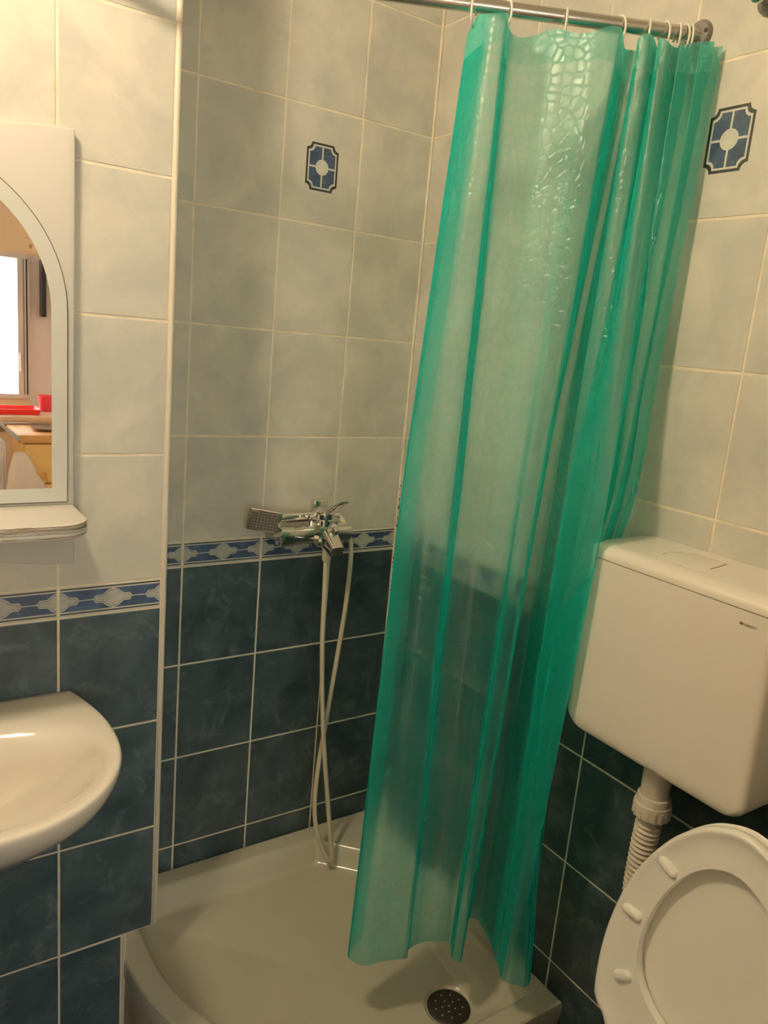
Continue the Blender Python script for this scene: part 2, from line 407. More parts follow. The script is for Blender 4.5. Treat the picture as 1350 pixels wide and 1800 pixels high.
# ivory corner bead where the sink wall ends, sealant lines
def trim(name, dims, bev, mat='trim'):
    return struct(box(name, mat, dims, bevel=bev, seg=4))
trim('trim_1', (-73.35, -72.3, -DC - 0.35, -DC + 1.2, 24.9, ZC), 0.45)
trim('trim_2', (-79.75, -78.95, -DC - 0.1, -DC + 0.9, 0.0, 24.9), 0.25)
tr3 = trim('trim_3', (-0.6, 0.05, -0.6, 0.05, 18.4, ZC), 0.28, 'grout')
bm = bmesh.new()
for k in range(26):
    z = 119 - k * 1.3 + random.uniform(-.3, .3); r = random.uniform(0.06, 0.22) * (1.2 if k < 12 else 0.8)
    cx = -0.3 + random.uniform(-0.2, 0.2)
    n = 7; a0 = random.random()
    vs = [bm.verts.new(v3(cx + r * math.cos(a0 + q * 6.283 / n), -0.62 - 0.004 * k, z + r * 2.6 * math.sin(a0 + q * 6.283 / n) * random.uniform(.6, 1.2))) for q in range(n)]
    bm.faces.new(vs)
mo = mesh_obj('mould_stain', bm, 'mould', tr3); mo['kind'] = 'stuff'

# ------------------------------------------------------------------ shower tray (80 x 80 quadrant)
def tray():
    root = empty('shower_tray', (-40, -40, 0), 'cream quadrant shower tray with curved front in the tiled corner', 'shower tray')
    C = (-36.0, -36.0); T = 79.4; RA = 55.0
    def inside_outer(x, y, d):
        if x > -d or y > -d or x < -T + d or y < -T + d: return False
        c = -T + RA
        if x < c and y < c: return (x - c) ** 2 + (y - c) ** 2 <= (RA - d) ** 2
        return True
    def inside_inner(x, y, d):
        return inside_outer(x, y, 5.2 + d) and x < -5.8 - d and y < -5.8 - d and x + y < -27.5 - 1.4 * d
    def hit(fn, a, d):
        lo, hi = 0.0, 120.0
        for _ in range(40):
            m = (lo + hi) / 2
            if fn(C[0] + m * math.cos(a), C[1] + m * math.sin(a), d): lo = m
            else: hi = m
        return (C[0] + lo * math.cos(a), C[1] + lo * math.sin(a))
    angs = [2 * math.pi * k / 180 for k in range(180)]
    for P in ((0, 0), (-T, 0), (0, -T), (-T, -24.4), (-24.4, -T), (-5.8, -21.7), (-21.7, -5.8), (-5.8, -74), (-74, -5.8)):
        angs.append(math.atan2(P[1] - C[1], P[0] - C[0]) % (2 * math.pi))
    angs = sorted(set(round(a, 5) for a in angs))
    def L(fn, d, z): return [(*hit(fn, a, d), z) for a in angs]
    loops = [L(inside_outer, 0.02, 14.2), L(inside_outer, 0.02, 17.4), L(inside_outer, 0.15, 18.05), L(inside_outer, 0.5, 18.4),
             L(inside_inner, -1.0, 18.4), L(inside_inner, -0.4, 18.3), L(inside_inner, 0.1, 17.95), L(inside_inner, 0.7, 17.1), L(inside_inner, 2.4, 13.9), L(inside_inner, 3.1, 13.15), L(inside_inner, 4.2, 12.8)]
    bm = bmesh.new(); add_loops(bm, [L(inside_outer, 0.25, 0.0), L(inside_outer, 0.25, 14.6)], cap0=False, cap1=False)
    pn = keep(mesh_obj('side_panel', bm, 'rim_panel', smooth=True, auto=32), root); pn['label'] = 'brownish panel below the tray rim'
    dx, dy = -18.6, -63.6
    mid = []
    for (r, z) in ((5.7, 12.2), (5.3, 11.9), (5.0, 11.6)):
        loops.append([(dx + r * math.cos(a), dy + r * math.sin(a), z) for a in angs])
    bm = bmesh.new(); add_loops(bm, loops, cap0=False)
    o = mesh_obj('basin', bm, 'tray_acrylic', smooth=True, auto=32); keep(o, root)
    # drain
    dr = keep(lathe('drain_cover', 'strainer', (dx, dy, 11.6), (dx, dy, 14), [(0, 4.7), (0.25, 4.9), (0.42, 4.75), (0.5, 4.3), (0.55, 0.01)], n=32), root)
    dr['label'] = 'dark tarnished drain strainer'
    for (rr, cnt, ph) in ((0.0, 1, 0), (1.5, 5, .3), (3.1, 9, .1)):
        for k in range(cnt):
            a = ph + k * 6.283 / cnt
            h = lathe('hole', 'stud', (dx + rr * math.cos(a), dy + rr * math.sin(a), 12.1), (dx + rr * math.cos(a), dy + rr * math.sin(a), 13), [(0, 0.2), (0.09, 0.2), (0.1, 0.01)], n=8)
            h.parent = dr; h.location = (0, 0, 0)
            h.matrix_parent_inverse = Matrix.Identity(4)
    return root
tray()

# ------------------------------------------------------------------ sink
def sink():
    root = empty('wash_basin', (-116, -DC, 84.8), 'cream porcelain wash basin on the tiled wall under the arched mirror', 'sink')
    half = [(-116, -67.4), (-111, -67.3), (-105.5, -66.9), (-101.3, -65.9), (-97, -63.8), (-93.3, -60.8), (-90.2, -56.6), (-88.2, -52), (-87.2, -47.3), (-86.95, -42), (-87.3, -36.5), (-88.5, -30.5), (-90.0, -25.2), (-90.5, -24.25)]
    half = catmull(half, 4)
    back = [(-90.5 - k * 25.5 / 8, -24.22) for k in range(1, 9)]
    right = half + back                      # front centre -> right -> back centre
    full = right + [(-232 - x, y) for x, y in right[-2:0:-1]]
    def sc(fx, fy, z, ins=0.0): return [(-116 + (x + 116) * fx, -24.22 + (y + 24.22) * fy, z) for x, y in full]
    # inner bowl: same index count, star-mapped
    cx, cy = -116, -46.5
    def bowl(a, bf, bb, z, e=2.3):
        out = []
        for x, y in full:
            t = math.atan2((y - cy) / 22, (x - cx) / 29)
            c, s = math.cos(t), math.sin(t)
            b = bf if s < 0 else bb
            k = (abs(c) ** e + abs(s) ** e) ** (-1 / e)
            out.append((cx + a * c * k, cy + b * s * k, z))
        return out
    def inset(d, z):
        out = []
        for x, y in full:
            fx = 1 - d / 29; fy = 1 - d / 43
            out.append((-116 + (x + 116) * fx, min(-24.22, -24.22 + (y + 24.22) * fy) - (0), z))
        return out
    loops = [sc(0.02, 0.22, 58.2), sc(.2, .24, 58.4), sc(.40, .34, 60.2), sc(.58, .46, 63.2), sc(.70, .56, 66.2), sc(.79, .66, 69.4), sc(.865, .765, 72.8), sc(.93, .865, 76.4), sc(.972, .945, 79.6), sc(.99, .985, 82.4), sc(.998, .998, 84.0), sc(.99, .992, 84.65), sc(.965, .978, 84.85),
             bowl(25.9, 18.4, 15.0, 84.6), bowl(25.2, 17.6, 14.2, 84.1), bowl(24.0, 16.2, 11.5, 82.6), bowl(21.2, 13.2, 10.0, 79), bowl(16.5, 9.5, 8, 75.2), bowl(9, 5.6, 5, 72.4), bowl(2.2, 2.2, 2.2, 71.4, 2)]
    bm = bmesh.new(); add_loops(bm, loops)
    o = mesh_obj('bowl', bm, 'porcelain', smooth=True); keep(o, root)
    md = o.modifiers.new('s', 'SUBSURF'); md.levels = 1; md.render_levels = 1
    keep(lathe('drain', 'chrome', (cx, cy, 70.3), (cx, cy, 80), [(0, 2.3), (0.25, 2.3), (0.3, 1.6), (0.2, 0.02)]), root)
sink()

# ------------------------------------------------------------------ mirror with shelf
def mirror():
    root = empty('bathroom_mirror', (-116, -DC, 110), 'white painted mirror board with arched mirror and chipped little shelf', 'mirror')
    yb = -DC - 0.05
    def dip(x):
        t = min(1.0, max(0.0, (25.7 - abs(x + 116) - 2.5) / 12)); return t * t * (3 - 2 * t)
    xs = [-141.7 + 51.4 * k / 40 for k in range(41)]
    def outl(i): return [(min(max(x, -141.7 + i), -90.3 - i), 184.85 - i - 1.3 * dip(x)) for x in xs[::-1]] + [(min(max(x, -141.7 + i), -90.3 - i), 110.75 + i + 1.0 * dip(x)) for x in xs]
    bm = bmesh.new(); add_loops(bm, [[(x, y, z) for x, z in outl(i)] for i, y in ((0, yb), (0, yb - 1.35), (0.08, yb - 1.53), (0.25, yb - 1.6))])
    keep(mesh_obj('back_board', bm, 'white_paint', smooth=True, auto=50), root)
    cx, cz, Rr, zb = -116.0, 155.6, 24.4, 122.4
    def arch(ins, zbot, n=40):
        r = Rr - ins
        return [(cx + r, zbot)] + [(cx + r * math.cos(t), cz + r * math.sin(t)) for t in [math.pi * k / n for k in range(n + 1)]] + [(cx - r, zbot)]
    def slab(name, mat, out, y0, y1, inner=None):
        bm = bmesh.new()
        if inner is None:
            add_loops(bm, [[(x, y0, z) for x, z in out], [(x, y1, z) for x, z in out]])
        else:
            n = len(out)
            def vs(pl, y): return [bm.verts.new(v3(x, y, z)) for x, z in pl]
            a, b, c, d = vs(out, y0), vs(out, y1), vs(inner, y1), vs(inner, y0)
            for k in range(n):
                j = (k + 1) % n
                for p, q in ((a, b), (b, c), (c, d)): bm.faces.new((p[k], p[j], q[j], q[k]))
        return keep(mesh_obj(name, bm, mat), root)
    y0 = yb - 1.6
    slab('edge_gap', 'crack', arch(-0.2, zb - 0.1), y0, y0 - 0.02)
    slab('frosted_border', 'frosted', arch(0.0, zb + 0.12), y0 - 0.02, y0 - 0.38, arch(2.55, zb + 2.6))
    slab('mirror_glass', 'mirror', arch(2.5, zb + 2.55), y0 - 0.02, y0 - 0.36)
    for (x, z, rx, rz) in ((-97.3, 165.6, 0.28, 0.38), (-97.9, 166.9, 0.1, 0.1)):
        bm = bmesh.new(); vs = [bm.verts.new(v3(x + rx * math.cos(t) * (1 + .3 * math.sin(3 * t)), y0 - 0.365, z + rz * math.sin(t))) for t in [2 * math.pi * k / 12 for k in range(12)]]; bm.faces.new(vs)
        keep(mesh_obj('tarnish_spot', bm, 'tarnish'), root)
    # shelf board with rounded corners, layered chipped front
    def shelf_outline(ins):
        x0, x1, yf, yk, r = -141.4 + ins, -90.4 - ins, y0 - 14.6 + ins, y0 - 0.0, 5.0
        pts = [(x0, yk)]
        pts += [(x0 + r - r * math.cos(t), yf + r - r * math.sin(t)) for t in [math.pi / 2 * k / 8 for k in range(9)]]
        pts += [(x1 - r + r * math.sin(t), yf + r - r * math.cos(t)) for t in [math.pi / 2 * k / 8 for k in range(9)]]
        pts += [(x1, yk)]
        return pts
    bm = bmesh.new()
    add_loops(bm, [[(x, y, z) for x, y in shelf_outline(i)] for i, z in ((0.5, 119.1), (0.12, 119.4), (0.0, 119.9), (0.1, 120.3), (0.0, 120.55), (0.15, 120.85))])
    sh = keep(mesh_obj('shelf', bm, 'white_paint', smooth=True, auto=35), root)
    bm = bmesh.new()
    rnd = random.Random(3)
    lp = []
    base = shelf_outline(0.12)
    top = []
    for k, (x, y) in enumerate(shelf_outline(0.35)):
        j = rnd.uniform(-.12, .18); top.append((x - (0.3 if x > -95 else 0) * rnd.random(), y + j, 121.85))
    add_loops(bm, [[(x, y, 120.85) for x, y in shelf_outline(0.25)], [(x, y, 121.15) for x, y in shelf_outline(0.05)], [(x, y, 121.4) for x, y in shelf_outline(0.14)], [(x, y, 121.62) for x, y in shelf_outline(0.1)], top])
    e = keep(mesh_obj('shelf_top', bm, 'white_paint', smooth=True, auto=30), root)
    # brown peeled lines along the front edge
    for zz, ii, seedv in ((120.72, -0.02, 1), (121.28, -0.03, 2), (121.55, 0.0, 5), (119.75, -0.04, 9)):
        rnd = random.Random(seedv); pl = []
        o2 = [p for p in shelf_outline(ii)][1:-1]
        dense = []
        for a, b in zip(o2, o2[1:]):
            n = max(1, int(math.hypot(b[0] - a[0], b[1] - a[1]) / 0.5))
            for k in range(n): dense.append((a[0] + (b[0] - a[0]) * k / n, a[1] + (b[1] - a[1]) * k / n))
        bm = bmesh.new(); run = []
        for k, (x, y) in enumerate(dense):
            wv = 0.05 * math.sin(k * .35) + rnd.uniform(-.05, .05)
            run.append((x, y, zz + wv))
        hw = [max(0.015, 0.06 + 0.07 * pnoise(Vector((k * .12, seedv, 0)))) for k in range(len(run))]
        a = [bm.verts.new(v3(x, y, z + h)) for (x, y, z), h in zip(run, hw)]; b = [bm.verts.new(v3(x, y, z - h)) for (x, y, z), h in zip(run, hw)]
        for k in range(len(run) - 1): bm.faces.new((a[k], a[k + 1], b[k + 1], b[k]))
        c = keep(mesh_obj('peeled_line', bm, 'chipped_edge'), root)
mirror()

# ------------------------------------------------------------------ curtain rod, rings, curtain
ROD0, ROD1 = Vector((0.0, -75.2, 210.8)), Vector((-93.3, -DC, 210.8))
rd = (ROD1 - ROD0).normalized()
def rod_at_x(x): return ROD0 + rd * ((x - ROD0.x) / rd.x)
rod = empty('curtain_rod', (0, -75.2, 210.8), 'shiny metal rod holding the green shower curtain', 'curtain rod')
keep(tube('pole', 'steel', [ROD0 + rd * 0.4, ROD1 - rd * 0.3], 1.15, n=20), rod)
fl = keep(lathe('flange', 'grey_plastic', (0.0, -75.2, 210.8), (-5, -75.2, 210.8), [(0, 2.3), (0.5, 2.3), (0.9, 2.0), (1.0, 0.02)], n=28), rod)
fl['label'] = 'grey round wall flange'
scw = lathe('screw', 'dark_plastic', (-0.95, -76.8, 211.0), (-3, -76.8, 211.0), [(0, 0.34), (0.12, 0.32), (0.13, 0.02)], n=10)
scw.parent = fl; scw.location = Vector((0, 0, 0))
keep(lathe('flange', 'grey_plastic', (-93.3, -DC, 210.8), (-93.3, -DC - 5, 210.8), [(0, 2.3), (0.5, 2.3), (0.9, 2.0), (1.0, 0.02)], n=28), rod)

ring_x = [-34.4, -29.4, -20.6, -12.6, -8.0, -5.6, -3.6, -2.6, -1.7]
ords = ['first', 'second', 'third', 'fourth', 'fifth', 'sixth', 'seventh', 'eighth', 'last']
side = Vector((0, 0, 1)).cross(rd).normalized()      # horizontal, across the rod
if side.y > 0: side = -side                          # towards the room
for i, x in enumerate(ring_x):
    c = rod_at_x(x) + Vector((0, 0, -0.95)); r = 2.25
    tw = (0.35, -0.15, 0.25, -0.3, 0.3, -0.1, 0.1, -0.12, 0.1)[i]
    ax = (side * math.cos(tw) + rd * math.sin(tw))
    pts = []
    for k in range(27):
        t = R(-118 + k * 296 / 26)
        sq = 1.0
        pts.append(c + ax * (r * 0.82 * math.cos(t)) + Vector((0, 0, 1)) * (r * sq * math.sin(t)))
    bm = bmesh.new(); add_tube(bm, [p - c for p in pts], 0.2, 8)
    o = mesh_obj('curtain_ring', bm, 'ring', smooth=True, loc=c)
    tag(o, 'white plastic curtain ring, %s from the left on the rod' % ords[i], 'ring', 'curtain rings on the rod')

# curtain plan sections (x, y in cm), from the free edge on the left to the wall on the right
top = [(-29.8, -54.6), (-32.4, -53.0), (-33.5, -55.0), (-35.4, -60.2), (-35.6, -63.2), (-33.4, -64.0), (-30.0, -60.2), (-27.1, -58.9), (-24.0, -60.4), (-22.4, -64.4), (-20.4, -67.9), (-19.0, -70.2), (-17.0, -71.5), (-14.7, -71.2), (-10.6, -67.4),
       ]
def rod_plan(a, v):            # a: distance from the right wall along the rod, v: offset towards the room
    return (-0.878 * a - 0.48 * v, -75.2 + 0.48 * a - 0.878 * v)
top[13:] = [rod_plan(a, v) for a, v in ((14.8, 3.5), (12, -1.5), (9.6, -4.2), (9.0, -2.8), (10.2, 0), (11.9, 3.2), (10.6, 4.0), (7.6, 0.6), (5.6, -2.6), (6.2, -0.5), (8.4, 3.0), (7.3, 4.1), (3.2, 0.6), (0.9, -0.3), (2.0, 2.4), (4.8, 3.6), (0.4, 3.5), (-0.7, 4.2), (1.8, 4.7), (-1.9, 5.1))]
m1 = [(-34.4, -53.4), (-37.3, -53.4), (-38.4, -55.4), (-37.8, -59.4), (-36.2, -61.6), (-33.2, -62.6), (-29.8, -60.6), (-27.4, -58.6), (-24.6, -59.2), (-21.8, -61.8), (-19.4, -64.6), (-19.8, -67.4), (-19.0, -69.4), (-17.2, -69.5), (-14.6, -66.0),
      (-10.6, -62.4), (-9.0, -62.8), (-9.2, -65.0), (-11.0, -68.8), (-12.2, -72.4), (-13.4, -76.4), (-13.6, -72.8), (-12.4, -71.6), (-13.8, -77.2), (-15.1, -80.6), (-15.0, -82.8), (-12.5, -80.6), (-8.6, -77.6), (-10.6, -79.4), (-11.6, -81.6), (-7.4, -80.0), (-8.4, -81.3), (-4.6, -80.4)]
m2 = [(-35.0, -53.6), (-38.0, -53.6), (-39.2, -55.6), (-38.2, -59.2), (-36.2, -61.2), (-33.0, -62.2), (-29.9, -60.8), (-27.8, -58.8), (-24.8, -59.2), (-21.7, -61.5), (-19.3, -64.0), (-20.2, -66.8), (-19.8, -68.8), (-18.2, -69.0), (-15.2, -65.5),
      (-10.9, -61.4), (-9.3, -61.6), (-9.3, -63.8), (-11.2, -68.2), (-12.6, -71.8), (-14.2, -75.4), (-14.0, -72.0), (-12.8, -71.0), (-14.2, -74.6), (-15.6, -78.8), (-15.9, -82.2), (-15.2, -80.6), (-14.9, -76.0), (-12.8, -73.8), (-11.2, -74.8), (-9.4, -73.6), (-8.2, -74.6), (-7.0, -74.8)]
bot = [(-37.0, -53.4), (-40.0, -53.6), (-41.4, -55.8), (-39.5, -58.8), (-35.8, -59.7), (-32.4, -60.7), (-30.3, -61.3), (-28.6, -59.5), (-25.1, -59.3), (-21.5, -60.8), (-19.4, -62.4), (-21.5, -65.4), (-21.4, -67.2), (-20.2, -67.4), (-17.0, -64.1),
       (-11.7, -59.1), (-10.0, -58.7), (-9.4, -60.2), (-10.6, -64.6), (-12.2, -68.6), (-13.4, -70.3), (-13.5, -71.2), (-14.1, -72.3), (-15.1, -73.8), (-15.9, -75.4), (-15.3, -76.9), (-14.4, -77.9), (-13.3, -78.9), (-12.0, -79.2), (-10.8, -78.6), (-9.8, -77.4), (-9.2, -76.2), (-8.9, -75.2)]
SUB = 12
secs = [(208.6, catmull(top, SUB)), (131.0, catmull(m1, SUB)), (103.0, catmull(m2, SUB)), (28.0, catmull(bot, SUB))]
_f = (208.6 - 152.0) / (208.6 - 131.0)
secs.insert(1, (152.0, [tuple(a + (b - a) * _f for a, b in zip(p, q)) for p, q in zip(secs[0][1], secs[1][1])]))
NU = len(secs[0][1])
def curtain_xy(iu, z):
    # monotone piecewise with smooth tangents (Catmull-Rom in z)
    zs = [s[0] for s in secs]
    k = 0
    while k < len(zs) - 2 and z < zs[k + 1]: k += 1
    z1, z2 = zs[k], zs[k + 1]; t = (z1 - z) / (z1 - z2)
    P = [s[1][iu] for s in secs]
    p1, p2 = P[k], P[k + 1]; out = []
    for c in (0, 1):
        def slope(a, b): return (P[b][c] - P[a][c]) / (zs[a] - zs[b])
        m_1 = slope(k, k + 1) if k == 0 else 0.5 * (slope(k - 1, k) + slope(k, k + 1))
        m_2 = slope(k, k + 1) if k + 2 >= len(zs) else 0.5 * (slope(k, k + 1) + slope(k + 1, k + 2))
        h = z1 - z2
        out.append((2 * t ** 3 - 3 * t ** 2 + 1) * p1[c] + (t ** 3 - 2 * t ** 2 + t) * h * m_1 + (-2 * t ** 3 + 3 * t ** 2) * p2[c] + (t ** 3 - t ** 2) * h * m_2)
    return out
arc = [0.0]
for a, b in zip(secs[0][1], secs[0][1][1:]): arc.append(arc[-1] + math.hypot(a[0] - b[0], a[1] - b[1]))
def curtain_part(name, mat, z_top, z_bot, nz, parent, offs=0.0):
    bm = bmesh.new(); uvl = bm.loops.layers.uv.new('UVMap'); rows = []
    for j in range(nz + 1):
        f = j / nz; row = []
        for i in range(NU):
            zt, zb_ = z_top, z_bot
            if z_top > 208: zt = z_top - 0.5 - 0.6 * math.sin(arc[i] * 0.55)
            z = zt + (zb_ - zt) * f
            x, y = curtain_xy(i, min(z, 208.6))
            wr = 0.35 * pnoise(Vector((arc[i] * 0.22, z * 0.018, 3.1))) + 0.10 * pnoise(Vector((arc[i] * 0.9, z * 0.06, 9.7)))
            wr *= min(1.0, (209 - z) / 25)
            row.append(bm.verts.new(v3(x + side.x * wr, y + side.y * wr, z)))
        rows.append(row)
    for j in range(nz):
        for i in range(NU - 1):
            f = bm.faces.new((rows[j][i], rows[j][i + 1], rows[j + 1][i + 1], rows[j + 1][i]))
            for lp, (ii, jj) in zip(f.loops, ((i, j), (i + 1, j), (i + 1, j + 1), (i, j + 1))):
                lp[uvl].uv = (arc[ii] * CM, (z_top + (z_bot - z_top) * jj / nz) * CM)
    me = bpy.data.meshes.new(name); bm.to_mesh(me); bm.free(); me.materials.append(M[mat])
    for p in me.polygons: p.use_smooth = True
    o = bpy.data.objects.new(name, me); COL.objects.link(o); keep(o, parent); return o
cur = empty('shower_curtain', (-20, -64, 28), 'translucent green vinyl shower curtain hanging in folds from the rod', 'shower curtain')
curtain_part('curtain_sheet', 'curtain', 203.4, 28.0, 90, cur)
hem = curtain_part('top_hem', 'curtain_hem', 208.6, 203.4, 6, cur); hem['label'] = 'paler double top hem'

# ------------------------------------------------------------------ cistern
def rr_outline(x0, x1, y0, y1, rl, rf=1.3, n=7):
    """plan outline of a box at the right wall: x0 = front (room side), corners rounded at the front"""
    pts = [(x1, y1), (x1, y0)]
    pts += [(x0 + rf - rf * math.sin(t), y0 + rf - rf * math.cos(t)) for t in [math.pi / 2 * k / n for k in range(n + 1)]]
    pts += [(x0 + rl - rl * math.cos(t), y1 - rl + rl * math.sin(t)) for t in [math.pi / 2 * k / n for k in range(n + 1)]]
    return pts
def cistern():
    root = empty('toilet_cistern', (-7, -95.7, 88), 'white plastic toilet cistern on the wall right of the curtain', 'cistern')
    Y0, Y1 = -115.8, -78.4
    loops = []
    # body: rounded bottom corners
    for k in range(9):
        a = math.pi / 2 * k / 8; ry = 3.4
        ins = ry * (1 - math.sin(a)); z = 88.3 + 3.2 * (1 - math.cos(a)) + (1.6 if 0 else 0)
        ex = 0.9 * (1 - math.sin(a))
        loops.append([(x, y, z) for x, y in rr_outline(-13.4 + ex, -0.05, Y0 + ins, Y1 - ins, 2.6)])
    loops.append([(x, y, 121.5) for x, y in rr_outline(-14.1, -0.05, Y0 + 0.2, Y1 - 0.2, 2.8)])
    bm = bmesh.new(); add_loops(bm, loops)
    keep(mesh_obj('tank_body', bm, 'cistern_plastic', smooth=True, auto=35), root)
    bm = bmesh.new(); add_loops(bm, [[(x, y, z) for x, y in rr_outline(-13.8, -0.05, Y0 + 0.35, Y1 - 0.35, 2.8)] for z in (121.4, 121.72)])
    keep(mesh_obj('seam', bm, 'seam'), root)
    def lid_loop(ins, z, r=3.0): 
        pts = rr_outline(-14.15 + ins, -0.05, Y0 + 0.15 + ins * 0.7, Y1 - 0.15 - ins * 0.7, r)
        return [(x, y, z + (0.0 if x > -1 else 0)) for x, y in pts]
    lp = [lid_loop(0.0, 121.66), lid_loop(0.0, 122.2)]
    for k in range(1, 9):
        a = math.pi / 2 * k / 8
        lp.append(lid_loop(2.6 * (1 - math.cos(a)), 122.2 + 1.9 * math.sin(a)))
    inner = [(x, y, 124.1 + 0.7 * (1 - min(1, max(0, (-x) / 9)))) for x, y, z in lid_loop(6.5, 0, 1.5)]
    lp.append(inner)
    bm = bmesh.new(); add_loops(bm, lp)
    lid = keep(mesh_obj('tank_lid', bm, 'cistern_plastic', smooth=True, auto=40), root)
    # push plate: rounded on one side, cut straight on the other
    def plate(ins):
        pts = []
        cx, cy = -7.2, -93.6; r = 3.9 - ins
        for k in range(13):
            t = math.pi / 2 - 1.0 + k * (math.pi) / 12
            pts.append((cx + r * math.cos(t) * 0.95, cy + r * 0.9 * math.sin(t)))
        pts = [(-3.2 - ins, -93.0), (-4.2 - ins, -91.4 - ins), (-6.8, -90.4 - ins), (-9.4 + ins * .7, -91.2 - ins), (-11.0 + ins, -93.4 - ins * .3), (-11.2 + ins, -96.8), (-10.9 + ins, -99.6 + ins), (-9.0 + ins * .5, -100.0 + ins), (-3.2 - ins, -99.8 + ins), (-2.9 - ins, -97)]
        return pts
    def lz(x): return 124.1 + 0.7 * (1 - min(1, max(0, (-x) / 9)))
    bm = bmesh.new(); add_loops(bm, [[(x, y, lz(x) - 0.2) for x, y in plate(0)], [(x, y, lz(x) + 0.012) for x, y in plate(0)]])
    keep(mesh_obj('button_gap', bm, 'seam'), root)
    bm = bmesh.new(); add_loops(bm, [[(x, y, lz(x) - 0.2) for x, y in plate(0.16)], [(x, y, lz(x) + 0.05) for x, y in plate(0.16)], [(x, y, lz(x) + 0.12) for x, y in plate(0.4)]])
    keep(mesh_obj('flush_button', bm, 'cistern_plastic', smooth=True, auto=35), root)
    # small printed lettering at the upper right of the front
    cu = bpy.data.curves.new('lettering', 'FONT'); cu.body = 'GEBERIT'; cu.size = 0.0052; cu.extrude = 0.00005; cu.space_character = 1.12
    to = bpy.data.objects.new('lettering', cu); COL.objects.link(to)
    dg = bpy.context.evaluated_depsgraph_get()
    me = bpy.data.meshes.new_from_object(to.evaluated_get(dg)); bpy.data.objects.remove(to)
    me.materials.append(M['print'])
    t = bpy.data.objects.new('lettering', me); COL.objects.link(t); t['label'] = 'small dark printed lettering GEBERIT'
    t.location = v3(-14.14, -110.55, 119.3); t.rotation_euler = (R(90), 0, R(-90)); keep(t, root)
    o = box('logo_square', 'print', (-14.13, -14.0, -110.42, -109.98, 119.3, 119.68)); keep(o, root)
    # flush pipe below
    pc = (-6.6, -96.4)
    keep(lathe('outlet', 'pipe_plastic', (*pc, 90), (*pc, 70), [(0, 2.9), (3.2, 2.9), (3.3, 2.55), (10.5, 2.5), (11, 2.3)], n=24), root)
    nut = keep(lathe('coupling_nut', 'pipe_plastic', (*pc, 80.9), (*pc, 60), [(0, 2.6), (0.1, 2.9), (1.4, 3.1), (1.5, 3.25), (1.9, 3.3), (4.0, 3.2), (4.1, 2.4)], n=28), root)
    bm = bmesh.new()
    for k in range(16):
        a = k * 2 * math.pi / 16; c, s = math.cos(a), math.sin(a)
        vs, fs = add_box(bm, 3.12, 3.36, -0.22, 0.22, -4.0, -2.1)
        for v in vs:
            x, y = v.co.x, v.co.y; v.co.x, v.co.y = x * c - y * s, x * s + y * c
    g = mesh_obj('grip_ribs', bm, 'pipe_plastic'); g.parent = nut
    g.location = v3(*pc, 80.9)
    # corrugated hose: straight down, then bending over to the bowl
    path = catmull([(-6.6, -96.4, 77.2), (-6.7, -96.2, 70), (-7.0, -96.4, 62), (-7.6, -97.6, 54), (-8.8, -101, 46.5), (-11.0, -107, 42), (-14.0, -113, 40.6), (-17.5, -117.5, 40.4), (-20.5, -119.3, 40.4)], 40)
    pts = [Vector(p) for p in path]; rs = []; s = 0.0
    for i, p in enumerate(pts):
        if i: s += (p - pts[i - 1]).length
        rs.append(2.15 + 0.28 * math.sin(s * 2 * math.pi / 1.0))
    keep(tube('corrugated_hose', 'pipe_plastic', pts, rs, n=20), root)
cistern()

